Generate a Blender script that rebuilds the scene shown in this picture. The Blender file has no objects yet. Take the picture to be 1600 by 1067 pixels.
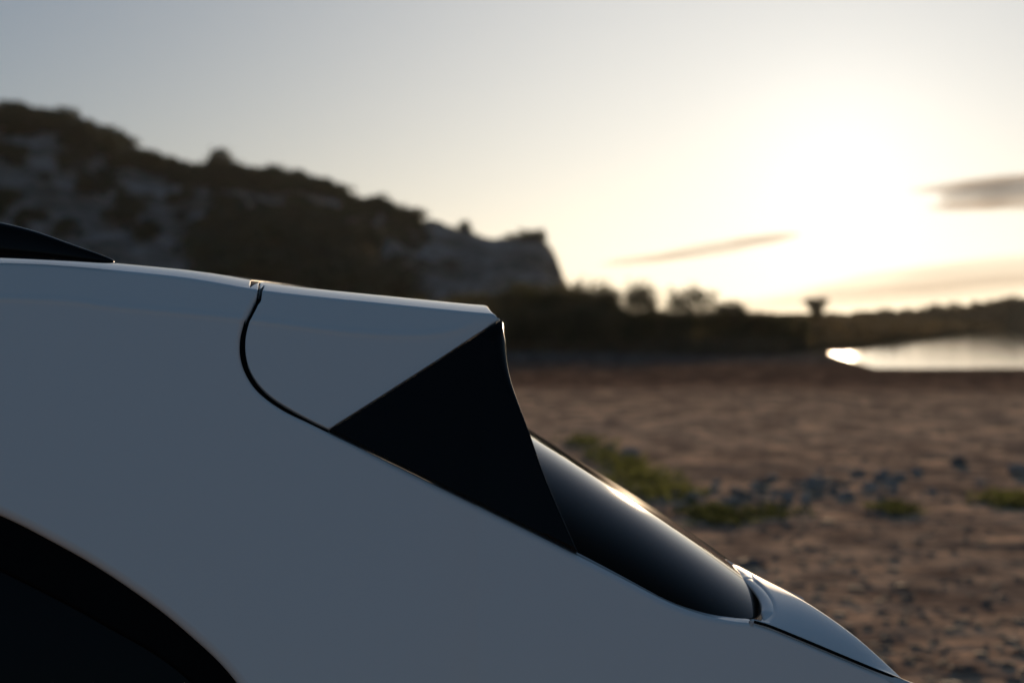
import bpy, math, random
import numpy as np
from mathutils.geometry import delaunay_2d_cdt
from mathutils import Vector

R = math.radians
SC = bpy.context.scene
COL = SC.collection

# ------------------------------------------------------------------ camera
W0, H0, LENS = 1600.0, 1067.0, 85.0
FPX = LENS / 36.0 * W0
HOR = 495.0                                   # photograph row of the horizon
CAMZ = 1.45
PITCH = math.atan((H0 / 2 - HOR) / FPX)
cam_d = bpy.data.cameras.new('camera'); cam = bpy.data.objects.new('camera', cam_d); COL.objects.link(cam)
cam.location = (0, 0, CAMZ); cam.rotation_euler = (R(90) - PITCH, 0, 0)
cam_d.lens = LENS; cam_d.sensor_width = 36; cam_d.clip_start = 0.05; cam_d.clip_end = 30000
cam_d.dof.use_dof = True; cam_d.dof.focus_distance = 2.80; cam_d.dof.aperture_fstop = 6.6
SC.camera = cam

# ------------------------------------------------------------------ world and sun
SUN_EL, SUN_AZ = R(3.5), math.atan((1312 - 800) / FPX)      # azimuth measured from +Y towards +X
world = bpy.data.worlds.new('World'); SC.world = world; world.use_nodes = True
nt = world.node_tree; nt.nodes.clear()
wo = nt.nodes.new('ShaderNodeOutputWorld'); wb = nt.nodes.new('ShaderNodeBackground')
sky = nt.nodes.new('ShaderNodeTexSky'); sky.sky_type = 'NISHITA'; sky.sun_disc = False
sky.sun_elevation = SUN_EL; sky.sun_rotation = SUN_AZ
sky.air_density = 0.6; sky.dust_density = 0.5; sky.ozone_density = 3.0; sky.altitude = 0
wb.inputs['Strength'].default_value = 0.098
hs = nt.nodes.new('ShaderNodeHueSaturation'); hs.inputs['Saturation'].default_value = 1.0
gm = nt.nodes.new('ShaderNodeGamma'); gm.inputs['Gamma'].default_value = .60        # compresses the sky's range, lifting its dim parts
nt.links.new(sky.outputs[0], hs.inputs['Color']); nt.links.new(hs.outputs[0], gm.inputs['Color']); 
# the bright aureole that dust and moisture draw round the sun
SDIR = (math.sin(SUN_AZ) * math.cos(SUN_EL), math.cos(SUN_AZ) * math.cos(SUN_EL), math.sin(SUN_EL))
tcw = nt.nodes.new('ShaderNodeTexCoord'); dt = nt.nodes.new('ShaderNodeVectorMath'); dt.operation = 'DOT_PRODUCT'
nrm = nt.nodes.new('ShaderNodeVectorMath'); nrm.operation = 'NORMALIZE'
nt.links.new(tcw.outputs['Generated'], nrm.inputs[0]); nt.links.new(nrm.outputs[0], dt.inputs[0]); dt.inputs[1].default_value = SDIR
def wm(op, a, b=None):
    m = nt.nodes.new('ShaderNodeMath'); m.operation = op
    for i, v in enumerate((a, b)):
        if v is None: continue
        if isinstance(v, (int, float)): m.inputs[i].default_value = v
        else: nt.links.new(v, m.inputs[i])
    return m.outputs[0]
ang = wm('ARCCOSINE', wm('MINIMUM', dt.outputs['Value'], .9999999))
wide = wm('MULTIPLY', wm('EXPONENT', wm('MULTIPLY', wm('MULTIPLY', ang, ang), -1 / R(12.0) ** 2)), 2.4)
core = wm('MULTIPLY', wm('EXPONENT', wm('MULTIPLY', wm('MULTIPLY', ang, ang), -1 / R(2.4) ** 2)), 1.2)
glw = nt.nodes.new('ShaderNodeVectorMath'); glw.operation = 'SCALE'; glw.inputs[0].default_value = (1.0, .95, .86); nt.links.new(wm('ADD', wide, core), glw.inputs['Scale'])
sm = nt.nodes.new('ShaderNodeVectorMath'); sm.operation = 'ADD'
nt.links.new(gm.outputs[0], sm.inputs[0]); nt.links.new(glw.outputs[0], sm.inputs[1]); nt.links.new(sm.outputs[0], wb.inputs['Color']); nt.links.new(wb.outputs[0], wo.inputs['Surface'])

sun_d = bpy.data.lights.new('sun', 'SUN'); sun = bpy.data.objects.new('sun', sun_d); COL.objects.link(sun)
sun_d.energy = 5.0; sun_d.angle = R(0.6); sun_d.color = (1.0, 0.72, 0.45)
sdir = Vector((math.sin(SUN_AZ) * math.cos(SUN_EL), math.cos(SUN_AZ) * math.cos(SUN_EL), math.sin(SUN_EL)))
sun.rotation_euler = (-sdir).to_track_quat('-Z', 'Y').to_euler()
sun.location = (0, 0, 30)

SC.view_settings.view_transform = 'Standard'; SC.view_settings.look = 'None'
SC.view_settings.exposure = 0.40; SC.view_settings.gamma = 1.0
SC.view_settings.use_curve_mapping = False
SC.render.engine = 'CYCLES'

# ------------------------------------------------------------------ helpers
cp, sp_ = math.cos(PITCH), math.sin(PITCH)
def ray(px, py):
    a, b = (px - W0 / 2) / FPX, -(py - H0 / 2) / FPX
    return np.array([a, cp + b * sp_, -sp_ + b * cp])
def at(px, py, Y):
    d = ray(px, py); return np.array([0, 0, CAMZ]) + d * (Y / d[1])
def project(P):
    x, y, z = P[0], P[1], P[2] - CAMZ
    dep = y * cp - z * sp_; up = y * sp_ + z * cp
    return np.array([W0 / 2 + FPX * x / dep, H0 / 2 - FPX * up / dep])
def tag(o, label=None, cat=None, group=None, kind=None):
    if label: o['label'] = label
    if cat: o['category'] = cat
    if group: o['group'] = group
    if kind: o['kind'] = kind
    return o
def link(name, me, parent=None, loc=None):
    o = bpy.data.objects.new(name, me); COL.objects.link(o)
    if parent is not None: o.parent = parent
    if loc is not None: o.location = loc
    return o
def empty(name, loc=(0, 0, 0)):
    o = bpy.data.objects.new(name, None); COL.objects.link(o); o.location = loc
    o.empty_display_size = 0.2
    return o
def mesh(name, V, F, m=None, smooth=True):
    me = bpy.data.meshes.new(name)
    me.from_pydata([tuple(map(float, v)) for v in V], [], [tuple(int(i) for i in f) for f in F])
    if m: me.materials.append(m)
    if smooth: me.polygons.foreach_set('use_smooth', [True] * len(me.polygons))
    me.update(); return me
def hash2(ix, iy, seed):
    h = (ix.astype(np.int64) * 374761393 + iy.astype(np.int64) * 668265263 + seed * 1442695041) & 0xffffffff
    h = ((h ^ (h >> 13)) * 1274126177) & 0xffffffff
    return ((h ^ (h >> 16)) & 0xffff) / 65535.0
def vnoise(x, y, seed=0):
    x = np.asarray(x, float); y = np.asarray(y, float)
    ix, iy = np.floor(x), np.floor(y); fx, fy = x - ix, y - iy
    fx = fx * fx * (3 - 2 * fx); fy = fy * fy * (3 - 2 * fy)
    a = hash2(ix, iy, seed); b = hash2(ix + 1, iy, seed); c = hash2(ix, iy + 1, seed); d = hash2(ix + 1, iy + 1, seed)
    return (a * (1 - fx) + b * fx) * (1 - fy) + (c * (1 - fx) + d * fx) * fy - 0.5
def fbm(x, y, seed=0, o=4):
    s = 0; a = 1
    for k in range(o):
        s = s + a * vnoise(x * 2 ** k + 17.3 * k, y * 2 ** k - 9.1 * k, seed + k); a *= 0.5
    return s
def sstep(a, b, x):
    t = np.clip((x - a) / (b - a), 0, 1); return t * t * (3 - 2 * t)

# ------------------------------------------------------------------ materials
def mat(name, base=(.5, .5, .5), rough=.5, **kw):
    m = bpy.data.materials.new(name); m.use_nodes = True
    b = m.node_tree.nodes['Principled BSDF']
    b.inputs['Base Color'].default_value = (*base, 1); b.inputs['Roughness'].default_value = rough
    for k, v in kw.items(): b.inputs[k].default_value = v
    return m, m.node_tree, b
def noise(nt, scale, detail=4, rough=.55, vec=None, sc=None):
    n = nt.nodes.new('ShaderNodeTexNoise'); n.inputs['Scale'].default_value = scale
    n.inputs['Detail'].default_value = detail; n.inputs['Roughness'].default_value = rough
    if vec is not None: nt.links.new(vec, n.inputs['Vector'])
    return n
def ramp(nt, src, stops):
    r = nt.nodes.new('ShaderNodeValToRGB'); nt.links.new(src, r.inputs[0])
    while len(r.color_ramp.elements) < len(stops): r.color_ramp.elements.new(0.5)
    for e, (p, c) in zip(r.color_ramp.elements, stops):
        e.position = p; e.color = (*c, 1) if len(c) == 3 else c
    return r
def mixc(nt, f, a, b, mode='MIX'):
    m = nt.nodes.new('ShaderNodeMix'); m.data_type = 'RGBA'; m.blend_type = mode
    for s, v in ((m.inputs['Factor'], f), (m.inputs['A'], a), (m.inputs['B'], b)):
        if hasattr(v, 'is_linked') or hasattr(v, 'links'): nt.links.new(v, s)
        elif isinstance(v, (int, float)): s.default_value = v
        else: s.default_value = (*v, 1)
    return m.outputs['Result']
def mathn(nt, op, a, b=None, clamp=False):
    m = nt.nodes.new('ShaderNodeMath'); m.operation = op; m.use_clamp = clamp
    for i, v in enumerate((a, b)):
        if v is None: continue
        if isinstance(v, (int, float)): m.inputs[i].default_value = v
        else: nt.links.new(v, m.inputs[i])
    return m.outputs[0]
def bump(nt, b, h, strength, dist):
    n = nt.nodes.new('ShaderNodeBump'); n.inputs['Strength'].default_value = strength
    n.inputs['Distance'].default_value = dist
    nt.links.new(h, n.inputs['Height']); nt.links.new(n.outputs[0], b.inputs['Normal'])
def objco(nt):
    return nt.nodes.new('ShaderNodeTexCoord').outputs['Object']

# white car paint, with a very faint orange peel and dust
M_PAINT, t_, b_ = mat('white_paint', (.84, .84, .82), .55)
b_.inputs['Coat Weight'].default_value = 0.8; b_.inputs['Coat Roughness'].default_value = 0.03
b_.inputs['Specular IOR Level'].default_value = 0.1
n1 = noise(t_, 700, 2, .5, objco(t_)); n2 = noise(t_, 3, 5, .6, objco(t_))
r1 = ramp(t_, n2.outputs[0], [(.35, (.015, .015, .015)), (.7, (.045, .045, .045))])
t_.links.new(r1.outputs[0], b_.inputs['Coat Roughness'])
bump(t_, b_, n1.outputs[0], .02, .0004)
M_GLOSS, t_, b_ = mat('black_gloss_trim', (.004, .004, .0045), .12)
b_.inputs['Specular IOR Level'].default_value = .13
n2 = noise(t_, 6, 5, .6, objco(t_)); r1 = ramp(t_, n2.outputs[0], [(.3, (.10,) * 3), (.75, (.17,) * 3)])
t_.links.new(r1.outputs[0], b_.inputs['Roughness'])
M_GLASS, t_, b_ = mat('tinted_glass', (.004, .0035, .003), .05)
b_.inputs['Specular IOR Level'].default_value = .12; b_.inputs['Specular Tint'].default_value = (1, .74, .48, 1)
b_.inputs['IOR'].default_value = 1.5
n2 = noise(t_, 9, 6, .65, objco(t_)); r1 = ramp(t_, n2.outputs[0], [(.3, (.02,) * 3), (.75, (.045,) * 3)])
t_.links.new(r1.outputs[0], b_.inputs['Roughness'])
M_SIDE, t_, b_ = mat('dark_side_glass', (.003, .003, .004), .06)
b_.inputs['Specular IOR Level'].default_value = .10
n2 = noise(t_, 9, 6, .65, objco(t_)); r1 = ramp(t_, n2.outputs[0], [(.3, (.05,) * 3), (.75, (.12,) * 3)])
t_.links.new(r1.outputs[0], b_.inputs['Roughness'])
M_RUBBER, t_, b_ = mat('black_rubber', (.0025, .0025, .003), .6)
b_.inputs['Specular IOR Level'].default_value = .08
n2 = noise(t_, 120, 3, .6, objco(t_)); bump(t_, b_, n2.outputs[0], .1, .001)
M_TYRE, t_, b_ = mat('tyre_rubber', (.02, .02, .02), .8)
M_RIM, t_, b_ = mat('rim_alloy', (.35, .35, .36), .35, Metallic=1.0)
M_INNER, t_, b_ = mat('inner_shell', (.004, .004, .004), .9)
b_.inputs['Specular IOR Level'].default_value = .1

# ------------------------------------------------------------------ the panel builder
def inside(poly, pts):
    x, y = pts[:, 0], pts[:, 1]; c = np.zeros(len(pts), bool); n = len(poly)
    for i in range(n):
        x1, y1 = poly[i]; x2, y2 = poly[(i + 1) % n]
        if y1 == y2: continue
        k = ((y1 > y) != (y2 > y)) & (x < (x2 - x1) * (y - y1) / (y2 - y1) + x1)
        c ^= k
    return c
def seg_dist(polys, pts):
    """distance to the nearest outline segment and unit direction towards it"""
    best = np.full(len(pts), 1e9); dirv = np.zeros((len(pts), 2))
    for poly in polys:
        A = poly; B = np.roll(poly, -1, 0); D = B - A; L2 = (D ** 2).sum(1) + 1e-18
        for i in range(0, len(pts), 2000):
            p = pts[i:i + 2000]
            w = p[:, None] - A[None]; t = np.clip((w * D).sum(2) / L2, 0, 1)
            q = A + t[..., None] * D; v = q - p[:, None]; d = np.sqrt((v ** 2).sum(2))
            j = d.argmin(1); dm = d[np.arange(len(p)), j]; vm = v[np.arange(len(p)), j]
            s = best[i:i + 2000]; k = dm < s
            s[k] = dm[k]; dirv[i:i + 2000][k] = vm[k] / (dm[k, None] + 1e-12)
    return best, dirv
def resample(pts, step, closed=True):
    pts = np.asarray(pts, float); out = []
    n = len(pts)
    for i in range(n if closed else n - 1):
        a, b = pts[i], pts[(i + 1) % n]; L = np.linalg.norm(b - a)
        st = step(0.5 * (a + b)) if callable(step) else step
        k = max(1, int(math.ceil(L / st)))
        for j in range(k): out.append(a + (b - a) * j / k)
    if not closed: out.append(pts[-1])
    return np.array(out)
def spline(pts, n=12):
    """Catmull-Rom (centripetal-ish) through the points, open"""
    P = np.asarray(pts, float); P = np.vstack([2 * P[0] - P[1], P, 2 * P[-1] - P[-2]]); out = []
    for i in range(1, len(P) - 2):
        p0, p1, p2, p3 = P[i - 1:i + 3]
        for t in np.linspace(0, 1, n, endpoint=False):
            out.append(.5 * (2 * p1 + (p2 - p0) * t + (2 * p0 - 5 * p1 + 4 * p2 - p3) * t * t + (3 * p1 - p0 - 3 * p2 + p3) * t ** 3))
    out.append(P[-2]); return np.array(out)
def frame_of(S, uv):
    e = 2e-4
    P = S(uv); U = (S(uv + [e, 0]) - S(uv - [e, 0])); Vv = (S(uv + [0, e]) - S(uv - [0, e]))
    n = np.cross(U, Vv); n /= np.linalg.norm(n, axis=1)[:, None] + 1e-15
    return P, U / (2 * e), Vv / (2 * e), n
def panel(name, m, S, outline, holes=(), us=None, vs=None, roll=.003, skirt=.015, off=0.0, flip=1, parent=None, dropk=1.0, step=.006, rings=(.15, .35, .6, .85, 1.0, 1.25)):
    rf = roll if callable(roll) else (lambda p: np.full(len(p), roll))
    loops = [resample(outline, step)] + [resample(h, step) for h in holes]
    pts = []; edges = []; k = 0
    for L in loops:
        n = len(L); pts.append(L); edges += [(k + i, k + (i + 1) % n) for i in range(n)]; k += n
    nb = k
    ins = lambda q: inside(loops[0], q) & ~np.any([inside(h, q) for h in loops[1:]], axis=0) if len(loops) > 1 else inside(loops[0], q)
    for L in loops:
        T = np.roll(L, -1, 0) - np.roll(L, 1, 0); T /= np.linalg.norm(T, axis=1)[:, None] + 1e-12
        N = np.stack([-T[:, 1], T[:, 0]], 1); r = rf(L)[:, None]
        for f in rings:
            for s in (1, -1):
                q = L + s * N * r * f
                q = q[ins(q)]
                if len(q):
                    d, _ = seg_dist(loops, q); rq = rf(q); q = q[d > .9 * f * np.minimum(rq, r.min() if False else rq)]
                    pts.append(q)
    gu, gv = np.meshgrid(us, vs); g = np.stack([gu.ravel(), gv.ravel()], 1)
    g = g[ins(g)]; d, _ = seg_dist(loops, g); g = g[d > np.maximum(1.35 * rf(g), .0025)]
    pts.append(g)
    P2 = np.vstack(pts)
    vo, eo, fo, *_r = delaunay_2d_cdt([Vector(map(float, p)) for p in P2], edges, [], 0, 1e-6)
    V2 = np.array([tuple(v) for v in vo]); F = np.array([f for f in fo if len(f) == 3])
    c = V2[F].mean(1); F = F[ins(c)]
    a = V2[F[:, 1]] - V2[F[:, 0]]; b = V2[F[:, 2]] - V2[F[:, 0]]
    area = a[:, 0] * b[:, 1] - a[:, 1] * b[:, 0]; F = F[np.abs(area) > 1e-12]; area = area[np.abs(area) > 1e-12]
    F[area < 0] = F[area < 0][:, ::-1]
    d, e2 = seg_dist(loops, V2); P, U, Vv, n = frame_of(S, V2); n = n * flip
    r = rf(V2); x = np.clip((r - d) / r, 0, 1)
    # direction towards the edge; on the edge itself take it from the outline normal
    on = d < 1e-6
    if on.any():
        idx = np.where(on)[0]; tb = []
        allT = []; allP = []; allN = []
        for L in loops:
            T = np.roll(L, -1, 0) - np.roll(L, 1, 0); T /= np.linalg.norm(T, axis=1)[:, None] + 1e-12
            N = np.stack([T[:, 1], -T[:, 0]], 1)
            tst = ins(L + N * 1e-5); N[tst] *= -1
            allP.append(L); allN.append(N)
        AP = np.vstack(allP); AN = np.vstack(allN)
        for i in idx:
            e2[i] = AN[((AP - V2[i]) ** 2).sum(1).argmin()]
    e3 = U * e2[:, :1] + Vv * e2[:, 1:]; e3 -= (e3 * n).sum(1)[:, None] * n
    e3 /= np.linalg.norm(e3, axis=1)[:, None] + 1e-12
    drop = r - np.sqrt(np.maximum(r * r - (x * r) ** 2, 0))
    pos = P + n * (off - drop * dropk)[:, None]
    nn = n * np.sqrt(np.maximum(1 - x ** 2, 0))[:, None] + e3 * x[:, None]
    nn /= np.linalg.norm(nn, axis=1)[:, None]
    V = list(pos); NN = list(nn); FF = [tuple(f) if flip > 0 else tuple(f[::-1]) for f in F]
    if skirt:
        cnt = {}
        for f in F:
            for i in range(3):
                q = (f[i], f[(i + 1) % 3]); cnt[q] = 1
        for (i, j) in list(cnt):
            if (j, i) in cnt: continue
            k = len(V)
            for w, dep in ((i, 0), (j, 0), (j, skirt), (i, skirt)):
                V.append(pos[w] - n[w] * dep); NN.append(e3[w])
            FF.append((k, k + 3, k + 2, k + 1) if flip > 0 else (k, k + 1, k + 2, k + 3))
    me = mesh(name, V, FF, m)
    me.normals_split_custom_set_from_vertices([tuple(map(float, q)) for q in NN])
    return link(name, me, parent)
def solve(S, px, guess):
    """parameters of the surface point that the photograph shows at px"""
    g = np.array(guess, float)
    for _ in range(60):
        P = S(g[None])[0]; r = project(P) - np.array(px, float)
        if np.abs(r).max() < .01: break
        J = np.zeros((2, 2)); e = 1e-4
        for k in range(2):
            h = g.copy(); h[k] += e; J[:, k] = (project(S(h[None])[0]) - project(P)) / e
        st = np.linalg.lstsq(J, -r, rcond=None)[0]
        L = np.linalg.norm(st)
        if L > .08: st *= .08 / L
        g = g + st
    return g
def trace(S, pxs, guess):
    out = []
    for p in pxs:
        guess = solve(S, p, guess); out.append(guess.copy())
    return np.array(out)

# ------------------------------------------------------------------ car surfaces
D0 = 2.80
RS = .010                                             # shoulder radius
sil = np.array([(-4300, 1480), (-4000, 1360), (-3400, 1240), (-2700, 1140), (-2500, 1050), (-2000, 690), (-1500, 425), (-1000, 388), (-600, 386), (0, 399), (100, 403), (185, 410), (300, 422), (405, 440), (500, 451), (600, 461), (700, 471), (762, 477), (860, 488), (1000, 512), (1400, 600), (2000, 760)])
_sX = np.array([(p[0] - 800) / FPX * (D0 + .05) for p in sil]); _sZ = np.array([CAMZ - (p[1] - HOR) / FPX * (D0 + .05) for p in sil])
def smooth_interp(xs, ys, n=500, w=7):
    g = np.linspace(xs[0], xs[-1], n); 
    sp = spline(np.stack([xs, ys], 1), 30); v = np.interp(g, sp[:, 0], sp[:, 1])
    k = np.hanning(w + 2)[1:-1]; k /= k.sum(); vp = np.pad(v, w, mode='reflect', reflect_type='odd'); v = np.convolve(vp, k, 'same')[w:-w]
    # quadratic-smooth evaluation
    def f(x):
        return np.interp(x, g, v)
    c = np.polyfit(g, v, 1)
    h = g[1] - g[0]
    def cub(x):
        t = np.clip((np.asarray(x, float) - g[0]) / h, 1, n - 3.001); i = np.floor(t).astype(int); t = t - i
        a, b, cc, d = v[i - 1], v[i], v[i + 1], v[i + 2]
        return ((1 - t) ** 3 * a + (3 * t ** 3 - 6 * t ** 2 + 4) * b + (-3 * t ** 3 + 3 * t ** 2 + 3 * t + 1) * cc + t ** 3 * d) / 6
    return cub
Zsil = smooth_interp(_sX, _sZ, 700, 9)
crp = np.array([(-4300, 1530), (-4000, 1410), (-3400, 1290), (-2700, 1190), (-2500, 1100), (-2000, 740), (-1500, 480), (-900, 450), (0, 466), (190, 480), (380, 498), (480, 511), (560, 520), (640, 524), (690, 521), (730, 510), (765, 492), (800, 489), (1000, 522), (2000, 770)])
_cX = np.array([(p[0] - 800) / FPX * (D0 + .03) for p in crp]); _cZ = np.array([CAMZ - (p[1] - HOR) / FPX * (D0 + .03) for p in crp])
Zcr = smooth_interp(_cX, _cZ, 900, 9)
KS, KA = .30, .60
B0, LR = R(6.5), .17                                  # slope of the roof just inside the shoulder, and how far it takes to level
DZS = RS * (math.sin(math.pi / 2 - B0) - math.sin(math.atan(KA))) + .5 * B0 * LR
def SIDE(uv):
    """uv = (X, t): t <= 0 runs down the flank (metres of height), t > 0 rolls over the shoulder and on across the roof"""
    X = uv[:, 0]; t = uv[:, 1]
    y0 = .10 * np.maximum(X + .7, 0) ** 2
    y0 = y0 + .05 * np.maximum(-X - 1.6, 0) ** 2
    dz = DZS
    Zt = Zsil(X) - dz
    tc = np.minimum(Zcr(X) - Zt, -.004)
    w = .0022
    def G(t):
        u = np.minimum(t - tc, 0)
        q = np.clip((t - tc) / w, -40, 40)
        return KS * (t - tc) + .22 * u * u + (KA - KS) * w * np.log1p(np.exp(q))
    tn = np.minimum(t, 0)
    ys = y0 + G(tn) - G(np.zeros_like(t)); zs = Zt + tn
    sl = KS + (KA - KS) / (1 + np.exp(-np.clip(-tc / w, -40, 40)))
    ys = ys - .0017 * np.exp(-((tn - tc) / .004) ** 2) * sstep(-.004, -.02, tc)
    al = np.arctan(sl); be = B0
    tp = np.maximum(t, 0); tot = (math.pi / 2 - al - be); ang = np.minimum(tp / RS, tot)
    # tangent angle from vertical goes al -> 90deg-be
    y = ys + RS * (np.cos(al) - np.cos(al + ang)); z = zs + RS * (np.sin(al + ang) - np.sin(al))
    rest = np.maximum(tp - tot * RS, 0)
    y = y + rest; z = z + np.where(rest < LR, B0 * (rest - rest ** 2 / (2 * LR)), B0 * LR / 2 - 0.0 * rest)
    return np.stack([X, D0 + y, z], 1)
TR = 1.02                                             # t at the far roof edge
g0 = (-.1, -.1)
us_fine = np.concatenate([np.arange(-4.0, -1.0, .06), np.arange(-1.0, -.62, .03), np.arange(-.62, .55, .0085)])
vs_fine = np.concatenate([np.arange(-1.15, -.62, .05), np.arange(-.62, -.11, .022), np.arange(-.11, -.001, .0022), np.arange(0, .014, .0011), np.arange(.016, .20, .006), np.arange(.22, TR, .09)])

CAR = empty('car', (0, 3.4, 0))
tag(CAR, 'white car with black gloss spoiler side and wrapped dark rear window, parked on the beach', 'car')
_car_children = []

# --- outlines in photograph pixels, put on the flank
gap_px = [(405, 441), (403, 452), (396, 475), (383, 500), (376, 525), (375, 552), (381, 577), (395, 602), (415, 622), (445, 642), (480, 659), (513, 675)]
edge_px = [(513, 675), (600, 716), (700, 765), (800, 814), (900, 864), (980, 905), (1040, 936), (1080, 952), (1120, 964), (1150, 970), (1172, 972)]
shut_px = [(1172, 972), (1200, 981), (1240, 997), (1300, 1022), (1360, 1047), (1420, 1071), (1500, 1108)]
win_px = [(-700, 720), (-400, 712), (-250, 728), (-100, 765), (0, 805), (80, 845), (160, 891), (240, 946), (300, 995), (345, 1037), (378, 1078), (400, 1120), (405, 1165), (380, 1200), (300, 1215), (0, 1225), (-400, 1225)]
gap = trace(SIDE, gap_px, (-.29, .0)); gap = spline(gap, 8)
edge = spline(trace(SIDE, edge_px, (-.2, -.1)), 8)
shut = spline(trace(SIDE, shut_px, (.27, -.3)), 8)
topg = gap[0]
Xg = topg[0]
win = trace(SIDE, win_px[:-1] + [(-400, 1225)], (-.6, -.3)); win = spline(np.vstack([win, win[:1]]), 8)[:-1]
# rear wheel arch
WX, WR, WZ = -.36, .385, .34
def side_t(x, z): return z - (Zsil(np.array([x]))[0] - DZS)
arch = [(WX + WR * math.cos(a), side_t(WX + WR * math.cos(a), WZ + WR * math.sin(a))) for a in np.linspace(-.25, math.pi + .25, 30)]
bot = [(x, side_t(x, .27)) for x in (WX + .385, .1, .2, .3, .4)][1:]
rear = [(.50, side_t(.50, .45)), (.515, side_t(.515, .7)), (.505, side_t(.505, .9))]
tail = [tuple(p) for p in shut[::-1] if p[0] < .50]
front_x = -1.05
BOW = [(-.031 * (1 - ((t_ - .51) / .51) ** 2) + .003, t_) for t_ in (1.02, .9, .75, .6, .5, .4, .3, .2, .12, .06)]
quarter = np.array([(front_x, TR)] + [(Xg + b_, t_) for b_, t_ in BOW] + [(Xg, .02)] + [tuple(p) for p in gap] + [tuple(p) for p in edge[1:]] + [tuple(p) for p in shut[1:] if p[0] < .5] + rear[::-1]
                   + bot[::-1] + arch + [(front_x, side_t(front_x, .25)), (front_x, side_t(front_x, .7))])
def roll_q(p):
    X = p[:, 0]
    r = .006 + .004 * sstep(edge[0][0] + .01, edge[0][0] + .08, X) * sstep(.27, .20, X)
    r = r * (1 - .72 * sstep(-.012, .004, p[:, 1]))
    d, _ = seg_dist([win], p)
    return np.where(d < .03, .012, r)
win_in = np.array([p for p in win if p[0] > front_x + .02])
# keep the window hole inside the panel: clip its front end
win_in = np.array([(max(p[0], front_x + .05), p[1]) for p in win]); 
_u = [win_in[0]]
for p in win_in[1:]:
    if np.linalg.norm(p - _u[-1]) > 1e-4: _u.append(p)
win_in = np.array(_u)

YC = D0 + .58
def mk(name, *a, **k):
    o = panel(name, *a, **k); o.parent = CAR; o.location = -CAR.location
    return o
def mirror(o):
    c = o.copy(); COL.objects.link(c); c.parent = o.parent
    c.scale = (1, -1, 1); c.location = (-CAR.location.x - .022, 2 * YC - CAR.location.y, -CAR.location.z - .006)
    return c
def raw(name, V, F, m, smooth=True, parent=None):
    o = link(name, mesh(name, V, F, m, smooth), CAR if parent is None else parent)
    if parent is None: o.location = -CAR.location
    return o
mirror(mk('quarter_panel', M_PAINT, SIDE, quarter, [win_in], us=us_fine, vs=vs_fine, roll=roll_q, skirt=.05, dropk=.5))

# front half of the car (outside the frame)
FX0, FX1 = -3.75, front_x - .004
WX2 = -3.02
arch2 = [(WX2 + WR * math.cos(a), side_t(WX2 + WR * math.cos(a), WZ + WR * math.sin(a))) for a in np.linspace(-.2, math.pi + .2, 24)]
front = np.array([(FX0, TR), (FX1, TR), (FX1, .05), (FX1, side_t(FX1, .25)), (WX2 + .40, side_t(WX2 + .40, .25))] + arch2 + [(WX2 - .40, side_t(WX2 - .4, .28)), (FX0, side_t(FX0, .30))])
dwin = np.array([(x, side_t(x, z)) for x, z in ((-1.12, 1.36), (-1.12, .96), (-1.9, .94), (-2.25, .95), (-2.2, 1.02), (-1.95, 1.2), (-1.6, 1.36), (-1.3, 1.38))])
us_f = np.arange(-4.0, -1.0, .06); vs_f = np.concatenate([np.arange(-1.2, -.05, .05), np.arange(-.05, .03, .004), np.arange(.04, TR, .09)])
mirror(mk('front_panel', M_PAINT, SIDE, front, [dwin], us=us_f, vs=vs_f, roll=.003, skirt=.03, step=.02))
dw = mk('front_window', M_GLASS, SIDE, (dwin - dwin.mean(0)) * 1.04 + dwin.mean(0), us=us_f, vs=vs_f, roll=.002, skirt=.004, off=-.008, step=.02); mirror(dw)
wsc = np.array([(-2.50, .07), (-1.62, .09), (-1.62, TR - .1), (-2.50, TR - .08)])
mk('windshield', M_GLASS, SIDE, wsc, us=us_f, vs=vs_f, roll=.003, skirt=.004, off=.004, step=.02)

# spoiler: painted side and top
sp_px = [(413, 446), (409.5, 457), (402, 478), (390, 502), (384, 527), (384, 552), (390, 576), (404, 599.5), (425.5, 620.5), (454, 639), (484.5, 655.5), (515, 670.5)]
spg = spline(trace(SIDE, sp_px, (-.28, .0)), 8)
diag = trace(SIDE, [(515, 669.5), (600, 616), (700, 552), (779, 500)], spg[-1]); 
cor = trace(SIDE, [(782, 497), (780.5, 493)], diag[-1])
Xe = (763 - 800) / FPX * (D0 + .08)
tail_top = [(Xe + .0112, .003), (Xe + .0092, .010), (Xe + .0066, .024), (Xe + .0036, .05), (Xe + .001, .09), (Xe - .002, .15), (Xe - .004, .50), (Xe - .008, .88), (Xe - .01, TR)]
spo = np.array([(spg[0][0] + b_, t_) for b_, t_ in BOW] + [(spg[0][0], .02)] + [tuple(p) for p in spg] + [tuple(p) for p in resample(diag, .01, False)[1:]] + [tuple(p) for p in cor])
spo = np.vstack([spo, np.array(tail_top)])
spo = spo[::-1]
def roll_s(p):
    r = np.full(len(p), .0016)
    d, _ = seg_dist([np.array(tail_top)], p)
    return np.where(d < .02, .0034, r)
mirror(mk('spoiler', M_PAINT, SIDE, spo, us=us_fine, vs=vs_fine, roll=roll_s, skirt=.030))

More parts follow.
